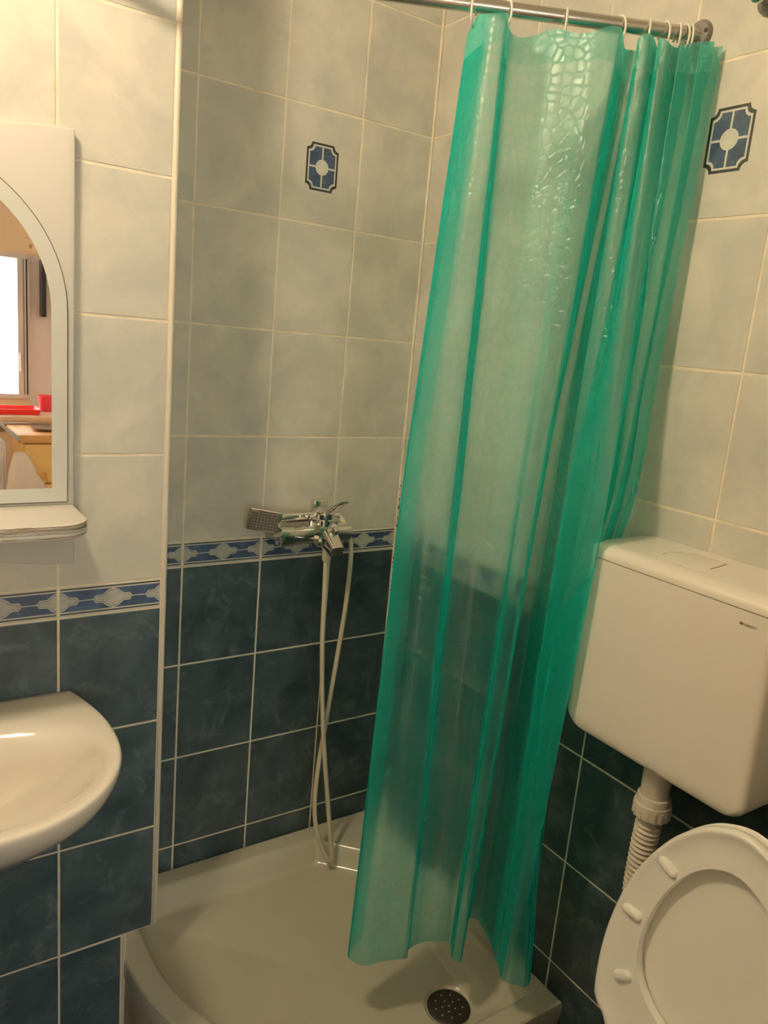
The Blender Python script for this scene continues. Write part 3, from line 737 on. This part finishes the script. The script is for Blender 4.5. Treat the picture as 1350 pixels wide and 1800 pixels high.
# ------------------------------------------------------------------ toilet with raised seat
def toilet():
    YC = -119.5
    root = empty('toilet', (-40, YC, 0), 'white toilet with its seat and lid raised below the cistern', 'toilet')
    hinge = Vector((-22.0, YC, 43.0)); w = Vector((5, 0, 48)).normalized(); nrm = Vector((-1, 0, 0)); nrm = (nrm - w * nrm.dot(w)).normalized(); u = Vector((0, 1, 0))
    oh = [(0, 47.5), (4.6, 46.2), (8.2, 43.6), (11.6, 39.6), (15.0, 33.4), (17.1, 27.2), (18.3, 20), (18.5, 14), (18.0, 8.2), (17.2, 6.4), (15.6, 5.2), (14.4, 3.6), (13.4, 1.6), (8, 0.6), (0, 0.6)]
    ih = [(0, 41.0), (3.7, 39.8), (7.0, 36.8), (9.8, 32.0), (11.5, 26.5), (12.2, 21.8), (11.8, 18.2), (10.6, 15.4), (8.4, 13.0), (6.0, 11.6), (4.4, 11.1), (3.0, 10.9), (2.0, 10.8), (1.0, 10.75), (0, 10.7)]
    def full(h, sub=5):
        P0 = h + [(-a, b) for a, b in h[-2:0:-1]]; n = len(P0); out = []
        for i in range(n):
            p0, p1, p2, p3 = P0[i - 1], P0[i], P0[(i + 1) % n], P0[(i + 2) % n]
            for k in range(sub):
                t = k / sub
                out.append(tuple(0.5 * (2 * b + (c - a) * t + (2 * a - 5 * b + 4 * c - d) * t * t + (3 * b - a - 3 * c + d) * t ** 3) for a, b, c, d in zip(p0, p1, p2, p3)))
        return out
    O, I = full(oh), full(ih)
    def P(s, t, d): return tuple(hinge + u * s + w * t + nrm * d)
    def lerp(k, d):
        return [P(a[0] + (b[0] - a[0]) * k, a[1] + (b[1] - a[1]) * k, d) for a, b in zip(O, I)]
    # seat ring: underside faces the room, slightly dished with rolled edges
    loops = [lerp(0.5, -1.4), lerp(0.06, -1.3), lerp(-0.02, -0.6), lerp(-0.02, 0.3), lerp(0.03, 0.85), lerp(0.09, 0.95), lerp(0.16, 0.7), lerp(0.32, 0.35), lerp(0.6, 0.3), lerp(0.9, 0.5), lerp(0.98, 0.5), lerp(1.0, 0.2), lerp(1.0, -0.9), lerp(0.93, -1.4), lerp(0.5, -1.4)]
    bm = bmesh.new(); add_loops(bm, loops, cap0=False, cap1=False)
    seat = keep(mesh_obj('seat_ring', bm, 'seat_plastic', smooth=True, auto=50), root)
    # bumpers: small rounded pads on the underside
    for (s, t, ang) in ((10.6, 35.8, 20), (14.6, 24.9, 0), (13.6, 13.9, -36), (-10.6, 35.8, 160), (-14.6, 24.9, 180), (-13.6, 13.9, 216)):
        a = R(ang); dx, dy = math.cos(a), math.sin(a); L_, W_ = 1.85, 0.85
        lp = []
        for k in range(5):
            f = math.cos(math.pi / 2 * k / 4.4); d = 0.3 + 1.0 * math.sin(math.pi / 2 * k / 4)
            pl = []
            for q in range(16):
                t2 = 2 * math.pi * q / 16; c, s2 = math.cos(t2), math.sin(t2)
                px = (L_ - W_) * (1 if c > 0 else -1) + W_ * c * (0.4 + 0.6 * f); py = W_ * s2 * (0.25 + 0.75 * f)
                pl.append(P(s + dx * px - dy * py, t + dy * px + dx * py, d))
            lp.append(pl)
        bm = bmesh.new(); add_loops(bm, lp, cap0=False)
        b = mesh_obj('bumper', bm, 'seat_plastic', smooth=True); b.parent = seat
    # lid behind the ring
    def lid(k, d): return [P(s * k, 24 + (t - 24) * k, d) for s, t in O]
    bm = bmesh.new(); add_loops(bm, [lid(0.93, -1.7), lid(1.0, -1.72), lid(1.012, -1.95), lid(1.0, -2.3), lid(0.94, -2.55), lid(0.6, -2.7), lid(0.2, -2.75)])
    keep(mesh_obj('lid', bm, 'seat_plastic', smooth=True, auto=50), root)
    for sg in (-1, 1):
        keep(tube('hinge', 'seat_plastic', [(-22.5, YC + sg * 6.0, 42.6), (-22.5, YC + sg * 10.5, 42.6)], 1.0), root)
    # porcelain bowl and foot
    def egg(cx, a, b, z, n=40, back=None):
        out = []
        for k in range(n):
            t = 2 * math.pi * k / n; c, s = math.cos(t), math.sin(t)
            out.append((cx + (a if c < 0 else (back or a)) * c, YC + b * s, z))
        return out
    loops = [egg(-36, 14, 11, 0.05), egg(-36, 14, 11, 2), egg(-35, 12.5, 9.5, 12), egg(-36, 15, 11, 22), egg(-40, 19, 14.5, 32, back=19), egg(-43, 23, 17.5, 38.5, back=22), egg(-43.5, 23.5, 18.2, 40.3, back=22.5), egg(-43.5, 23, 17.8, 41.0, back=22),
             egg(-45, 18, 12.5, 41.0, back=15.5), egg(-45, 17.3, 12, 40.2, back=15), egg(-45, 15.5, 11, 35, back=13.5), egg(-43, 11, 8, 27), egg(-41, 5, 4, 24)]
    bm = bmesh.new(); add_loops(bm, loops)
    keep(mesh_obj('bowl', bm, 'porcelain', smooth=True, auto=60), root)
toilet()

# ------------------------------------------------------------------ shower mixer, hand shower, hose
mx = empty('shower_mixer', (-28, 0, 107.6), 'chrome single lever shower mixer on the border tiles', 'faucet')
MZ = 107.6
for x in (-37.0, -21.6):
    keep(lathe('wall_flange', 'chrome', (x, 0, MZ), (x, -9, MZ), [(0, 3.2), (0.4, 3.15), (1.3, 2.6), (2.2, 1.7), (4.6, 1.6)], n=28), mx)
    keep(lathe('union_nut', 'chrome', (x, -3.6, MZ), (x, -9, MZ), [(0, 1.9), (0.2, 2.2), (2.4, 2.2), (2.6, 1.9)], n=6), mx)
bm = bmesh.new()
def sec(x, ry, rz, e=0.7, n=24, dz=0.0):
    out = []
    for k in range(n):
        c, q = math.cos(2 * math.pi * k / n), math.sin(2 * math.pi * k / n)
        out.append((x, -7.8 + ry * math.copysign(abs(c) ** e, c), MZ + dz + rz * math.copysign(abs(q) ** e, q)))
    return out
add_loops(bm, [sec(-40.0, 1.4, 1.4), sec(-39.7, 2.2, 2.3), sec(-36.5, 2.3, 2.4), sec(-36.0, 2.0, 2.1), sec(-31.2, 2.1, 2.1), sec(-30.4, 3.0, 3.2, 0.6), sec(-25.4, 3.0, 3.2, 0.6), sec(-24.6, 2.0, 2.0), sec(-20.4, 2.0, 2.0), sec(-20.2, 1.2, 1.2)])
keep(mesh_obj('mixer_body', bm, 'chrome', smooth=True, auto=40), mx)
keep(lathe('cartridge_cap', 'chrome', (-27.9, -7.8, MZ + 2.4), (-27.9, -8.4, MZ + 8), [(0, 2.7), (1.6, 2.6), (1.8, 2.35), (2.1, 2.45), (3.6, 2.4), (4.2, 1.7), (4.25, 0.02)], n=28), mx)
# lever: wedge rising outwards into the room, thick at its root
lv = catmull([(-28.2, -5.2, 112.6), (-28.1, -7.4, 113.4), (-27.9, -10.0, 114.5), (-27.6, -13.2, 116.2), (-27.3, -16.4, 117.6)], 6)
loops = []
for i, p in enumerate(lv):
    f = i / (len(lv) - 1); hw = 2.2 - 1.0 * f; th = 1.7 * (1 - f) ** 1.2 + 0.25
    loops.append([(p[0] + hw * math.copysign(abs(math.cos(t)) ** .7, math.cos(t)), p[1], p[2] + th * math.copysign(abs(math.sin(t)) ** .7, math.sin(t)) - th) for t in [2 * math.pi * k / 18 for k in range(18)]])
bm = bmesh.new(); add_loops(bm, loops); keep(mesh_obj('lever', bm, 'chrome', smooth=True, auto=45), mx)
# short spout slanting down and out
sp = [(-27.4, -8.6, 107.6), (-27.3, -10.6, 106.8), (-27.2, -12.6, 105.7), (-27.1, -14.4, 104.6)]
loops = []
for i, p in enumerate(sp):
    hw, th = (2.4, 2.1, 1.9, 1.8)[i], (2.6, 2.1, 1.8, 1.6)[i]
    loops.append([(p[0] + hw * math.copysign(abs(math.cos(t)) ** .5, math.cos(t)), p[1] - th * 0.5 * math.copysign(abs(math.sin(t)) ** .5, math.sin(t)), p[2] + th * 0.85 * math.copysign(abs(math.sin(t)) ** .5, math.sin(t))) for t in [2 * math.pi * k / 24 for k in range(24)]])
bm = bmesh.new(); add_loops(bm, loops); keep(mesh_obj('spout', bm, 'chrome', smooth=True, auto=40), mx)
keep(lathe('diverter_knob', 'chrome', (-26.6, -10.6, 107.0), (-26.4, -12.0, 110.6), [(0, 0.6), (0.8, 0.6), (0.9, 1.0), (2.9, 1.0), (3.1, 0.6), (3.15, 0.02)], n=18), mx)
keep(lathe('hose_outlet', 'hose', (-27.1, -9.5, 106.0), (-27.1, -9.5, 90), [(0, 1.0), (1.2, 1.05), (1.4, 1.35), (4.8, 1.1), (5.2, 0.75)], n=18), mx)

hs = empty('hand_shower', (-36, -4, 111), 'chrome square headed hand shower lying in its wall holder', 'hand shower')
keep(box('wall_holder', 'chrome', (-27.6, -23.4, -2.2, -0.05, 110.0, 114.8), bevel=0.4, seg=2), hs)
keep(box('holder_clip', 'chrome', (-27.0, -24.4, -4.9, -2.0, 109.6, 112.6), bevel=0.5, seg=2), hs)
hp = catmull([(-21.3, -3.8, 110.8), (-24, -3.8, 111.0), (-30, -3.8, 111.2), (-36, -4.2, 111.3), (-39.5, -4.7, 111.2)], 5)
bm = bmesh.new(); loops = []
for i, p in enumerate(hp):
    f = i / (len(hp) - 1); ry, rz = 1.0 + 0.25 * f, 1.05 + 0.35 * f
    loops.append([(p[0], p[1] + ry * math.copysign(abs(math.cos(t)) ** .7, math.cos(t)), p[2] + rz * math.copysign(abs(math.sin(t)) ** .7, math.sin(t))) for t in [2 * math.pi * k / 16 for k in range(16)]])
add_loops(bm, loops); keep(mesh_obj('handle', bm, 'chrome', smooth=True, auto=40), hs)
# head: square plate tilted towards the room
hc = Vector((-42.6, -5.4, 111.2)); hn = Vector((-0.42, -0.86, -0.28)).normalized()
hx = (Vector((1, 0, 0)) - hn * hn.x).normalized(); hx = (hx + Vector((0, 0, 0)) ).normalized(); hz = hx.cross(hn).normalized()
if hz.z < 0: hz = -hz
def hpnt(a, b, d): return tuple(hc + hx * a + hz * b + hn * d)
def sq(r, d, rz=None):
    rz = rz or r; pts = []
    for sx, sz, st in ((1, 1, 0), (-1, 1, 1), (-1, -1, 2), (1, -1, 3)):
        for k in range(4):
            t = st * math.pi / 2 + k * math.pi / 6
            pts.append(hpnt(sx * (r - 0.4) + 0.4 * math.cos(t), sz * (rz - 0.4) + 0.4 * math.sin(t), d))
    return pts
bm = bmesh.new(); add_loops(bm, [sq(2.4, -1.3, 2.0), sq(3.4, -0.9, 2.6), sq(3.9, 0.0, 2.95), sq(3.9, 0.35, 2.95), sq(3.7, 0.5, 2.8)])
hd = keep(mesh_obj('shower_head', bm, 'chrome', smooth=True, auto=35), hs)
bm = bmesh.new(); add_loops(bm, [sq(3.2, 0.45, 2.4), sq(3.2, 0.58, 2.4)])
fc = mesh_obj('spray_plate', bm, 'nozzle_face'); fc.parent = hd
fc['label'] = 'grey spray plate with rows of nozzles'
bm = bmesh.new()
for i in range(8):
    for j in range(6):
        c = hc + hx * (-2.75 + i * 0.785) + hz * (-1.95 + j * 0.78) + hn * 0.6
        vs = [bm.verts.new((c + (hx * math.cos(t) + hz * math.sin(t)) * 0.22) * CM) for t in [math.pi / 3 * k for k in range(6)]]
        tp = bm.verts.new((c + hn * 0.12) * CM)
        for k in range(6): bm.faces.new((vs[k], vs[(k + 1) % 6], tp))
nz = mesh_obj('nozzles', bm, 'nozzle'); nz.parent = hd; nz['kind'] = 'stuff'

hose_pts = [(-21.25, -3.9, 110.75), (-20.4, -4.6, 110.0), (-19.2, -6.0, 107.0), (-18.5, -6.8, 103.4), (-18.5, -7.2, 97.4), (-19.1, -7.6, 88.3), (-20.3, -8.0, 77.6), (-22.0, -8.6, 65.2), (-23.6, -9.2, 53.6), (-25.0, -9.8, 43.4), (-25.7, -10.6, 33.9), (-25.3, -11.4, 27.4), (-24.0, -12.4, 22.1), (-22.4, -13.2, 18.0), (-21.3, -13.6, 16.6),
            (-20.8, -13.5, 18.6), (-21.5, -12.8, 24.5), (-22.3, -12.2, 32.2), (-23.7, -11.4, 43.9), (-25.0, -10.8, 55.5), (-26.0, -10.2, 68.3), (-26.7, -9.8, 80.8), (-26.9, -9.6, 91.4), (-27.1, -9.5, 98.9), (-27.1, -9.5, 101.2)]
ho = tube('shower_hose', 'hose', catmull(hose_pts, 8), 0.62, n=12)
tag(ho, 'cream plastic shower hose looping down into the tray', 'hose')

# grey bracket at the upper right of the wall
wb = empty('wall_bracket', (0, -87.6, 212.6), 'grey round bracket high on the right wall above the decor panel', 'bracket')
keep(lathe('base', 'grey_plastic', (0, -87.6, 212.6), (-5, -87.6, 212.6), [(0, 2.0), (0.8, 2.0), (1.1, 1.7), (1.2, 0.9), (3.2, 0.8), (3.3, 0.02)], n=24), wb)
keep(lathe('knob', 'steel', (-3.2, -87.6, 212.6), (-6, -87.6, 212.6), [(0, 1.1), (0.8, 1.2), (1.2, 0.8), (1.25, 0.02)], n=20), wb)

# ------------------------------------------------------------------ ceiling lamp
def lamp():
    LX, LY, LZ = -137.0, -75.0, 246.0
    root = empty('ceiling_lamp', (LX, LY, ZC), 'round white glowing globe lamp under the ceiling above the basin', 'lamp')
    keep(lathe('base', 'white_paint', (LX, LY, ZC), (LX, LY, 200), [(0, 7.0), (1.2, 7.0), (2.0, 5.5), (11, 4.8)], n=28), root)
    m, nt, N, L, B = nmat('lit_globe')
    B.inputs['Emission Color'].default_value = (1.0, 0.775, 0.50, 1); B.inputs['Emission Strength'].default_value = LAMP_POWER
    B.inputs['Base Color'].default_value = (0.8, 0.8, 0.75, 1); M['globe'] = m
    prof = []
    for k in range(15):
        a = -math.pi / 2 + math.pi * k / 14; prof.append((9 + 8.5 * math.sin(a), max(0.02, 8.5 * math.cos(a))))
    keep(lathe('globe', 'globe', (LX, LY, LZ + 9), (LX, LY, 200), prof, n=28), root)
lamp()

# ------------------------------------------------------------------ kitchen seen in the mirror
struct(box('floor_kitchen', 'kfloor', (-260, 60, -486, -196, -6, 0)))
struct(box('ceiling_kitchen', 'plaster', (-260, 60, -486, -196, 255, 261)))
struct(box('wall_kitchen_left', 'peach', (-266, -260, -486, -196, 0, 255)))
struct(box('wall_kitchen_right', 'pinkish', (60, 66, -486, -196, 0, 255)))
bm = bmesh.new(); add_box(bm, -260, -182, -204, -198, 0, 255); add_box(bm, 12, 60, -204, -198, 0, 255); struct(mesh_obj('wall_kitchen_near', bm, 'peach'))
bm = bmesh.new()
add_box(bm, -260, -226, -486, -480, 0, 255); add_box(bm, -22, 60, -486, -480, 0, 190, 1); add_box(bm, -226, -22, -486, -480, 0, 93); add_box(bm, -226, 60, -486, -480, 190, 255)
struct(mesh_obj('wall_kitchen_window', bm, ['peach', 'pinkish']))
win = struct(box('window_1', 'frame_white', (-226, -22, -482.5, -478, 93, 96)))  # real window, widened leftwards out of the mirror's view to brighten the kitchen
for dm in ((-226, -22, -482.5, -478, 187, 190), (-226, -222, -482.5, -478, 96, 187), (-158, -153, -482.5, -478, 96, 187), (-29.5, -22, -482.5, -477, 96, 187), (-90, -85, -482.5, -478, 96, 187)):
    box('window_frame', 'frame_white', dm, win)
box('pane', 'glass', (-85, -29.5, -481, -480.6, 96, 187), win)
box('pane', 'glass', (-153, -90, -481, -480.6, 96, 187), win)
box('pane', 'glass', (-222, -158, -481, -480.6, 96, 187), win)
box('sash_gap', 'dark_plastic', (-24.2, -23.3, -477.0, -476.8, 96, 187), win)
box('sash_gap', 'dark_plastic', (-25.9, -25.5, -477.0, -476.8, 96, 187), win)
box('handle', 'frame_white', (-28.6, -27.1, -477.0, -475, 112, 124), win, bevel=0.3)
o = box('black_panel', 'dark_plastic', (-15.2, -12.4, -479.9, -470, 150, 188), bevel=0.3); tag(o, 'narrow black panel hanging beside the kitchen window, seen in the mirror', 'panel')
# table with red tray and bucket
tb = empty('kitchen_table', (-40, -425, 0), 'pale wooden table under the window, seen in the mirror', 'table')
keep(box('table_top', 'wood', (-92, 8, -455, -398, 87.0, 90.4), bevel=0.5), tb)
for x in (-88, 4):
    for y in (-451, -402):
        keep(box('leg', 'wood', (x - 2, x + 2, y - 2, y + 2, 0.02, 87.0)), tb)
keep(box('shelf_board', 'wood', (-86, 2, -449, -404, 79.0, 80.2)), tb)
def pan(name, mat, cx, cy, z, wx, wy, h, flare, lab, cat):
    bm = bmesh.new()
    def lp(a, b, zz): return [(cx + sx * a, cy + sy * b, zz) for sx, sy in ((-1, -1), (1, -1), (1, 1), (-1, 1))]
    add_loops(bm, [lp(wx, wy, z), lp(wx + flare, wy + flare, z + h), lp(wx + flare - 0.5, wy + flare - 0.5, z + h), lp(wx - 0.5, wy - 0.5, z + 0.5)])
    return tag(mesh_obj(name, bm, mat), lab, cat)
pan('serving_tray', 'red', -46, -417, 90.45, 17, 10, 3.4, 1.5, 'flat red plastic tray on the wooden table, seen in the mirror', 'tray')
bk = lathe('bucket', 'red2', (-20.6, -428, 90.45), (-20.6, -428, 120), [(0, 4.0), (9.6, 5.0), (9.8, 5.3), (10.3, 5.3), (10.3, 4.7), (1, 3.6), (0.8, 0.05)], n=28)
tag(bk, 'crimson plastic bucket at the end of the table, seen in the mirror', 'bucket')
# chest of drawers in front of the table
cb = empty('drawer_chest', (-20, -380, 0), 'low yellow wooden chest with an ochre top, seen in the mirror', 'chest')
keep(box('top_board', 'ochre_wood', (-49.6, 24, -394, -352, 81.4, 85.9), bevel=0.3), cb)
keep(box('body', 'yellow_wood', (-46.5, 22, -393, -356, 6, 81.4)), cb)
for z0, z1 in ((58, 80.5), (33, 57), (8, 32)):
    d = keep(box('drawer', 'yellow_wood', (-45.5, 21, -355.9, -354.2, z0, z1), bevel=0.3), cb)
    kn = lathe('knob', 'ochre_wood', (-36, -354.2, z0 + 5), (-36, -350, z0 + 5), [(0, 0.7), (1.2, 0.7), (1.4, 1.5), (2.4, 1.3), (2.5, 0.02)], n=14)
    kn.parent = d
for x in (-44, 19):
    for y in (-390, -359): keep(box('foot', 'ochre_wood', (x, x + 3, y, y + 3, 0.02, 6)), cb)
for nm, x, y, r, lab in (('plate', -31, -372, 9, 'shallow metal plate on the ochre chest top, seen in the mirror'),):
    o = lathe(nm, 'steel', (x, y, 85.95), (x, y, 95), [(0, r * .6), (0.3, r * .7), (1.6, r), (1.8, r), (0.6, r * .65), (0.5, 0.05)], n=28); tag(o, lab, 'plate')
# slanted steel lid leaning on the appliance
bm = bmesh.new(); add_box(bm, -9.0, 9.0, -14, 14, -0.8, 0.8); bmesh.ops.bevel(bm, geom=list(bm.edges), offset=0.003, segments=2, affect='EDGES')
bx = mesh_obj('steel_panel', bm, 'silver_paint', loc=(-55.8, -362, 89.6)); bx.rotation_euler = (0, R(42), 0)
tag(bx, 'slanted grey metal panel leaning beside the chest, seen in the mirror', 'panel')
ap = empty('white_appliance', (-62, -350, 0), 'white kitchen appliance left of the yellow chest, seen in the mirror', 'appliance')
keep(box('body', 'appliance', (-92, -55.4, -382, -352, 2, 82.0), bevel=1.0), ap)
keep(box('door', 'appliance', (-90, -57, -351.9, -350.6, 8, 78), bevel=0.5), ap)
keep(tube('handle', 'frame_white', [(-59.5, -350.6, 60), (-59.5, -349, 61), (-59.5, -349, 74), (-59.5, -350.6, 75)], 0.5), ap)
for x in (-88, -60):
    for y in (-379, -355): keep(lathe('foot', 'dark_plastic', (x, y, 0.02), (x, y, 5), [(0, 1.2), (2, 1.2)], n=12), ap)
# crumpled pale plastic bag hanging at the chest corner
bm = bmesh.new(); loops = []
for k in range(15):
    f = k / 14; z = 77.0 - 34 * f; rw = 3.0 + 7.0 * math.sin(math.pi * min(1, f * 1.25) * 0.55) * (1 - 0.55 * max(0, f - 0.7) / 0.3)
    lp = []
    for q in range(28):
        t = 2 * math.pi * q / 28; w_ = 1 + 0.16 * pnoise(Vector((math.cos(t) * 2, math.sin(t) * 2, f * 4)))
        lp.append((-49.5 + 5.0 * f + rw * w_ * math.cos(t), -347.0 + min(5.6, rw * 0.55 * w_) * math.sin(t), z))
    loops.append(lp)
add_loops(bm, loops); o = mesh_obj('plastic_bag', bm, 'bag', smooth=True); tag(o, 'pale crumpled plastic bag in front of the yellow chest, seen in the mirror', 'bag')
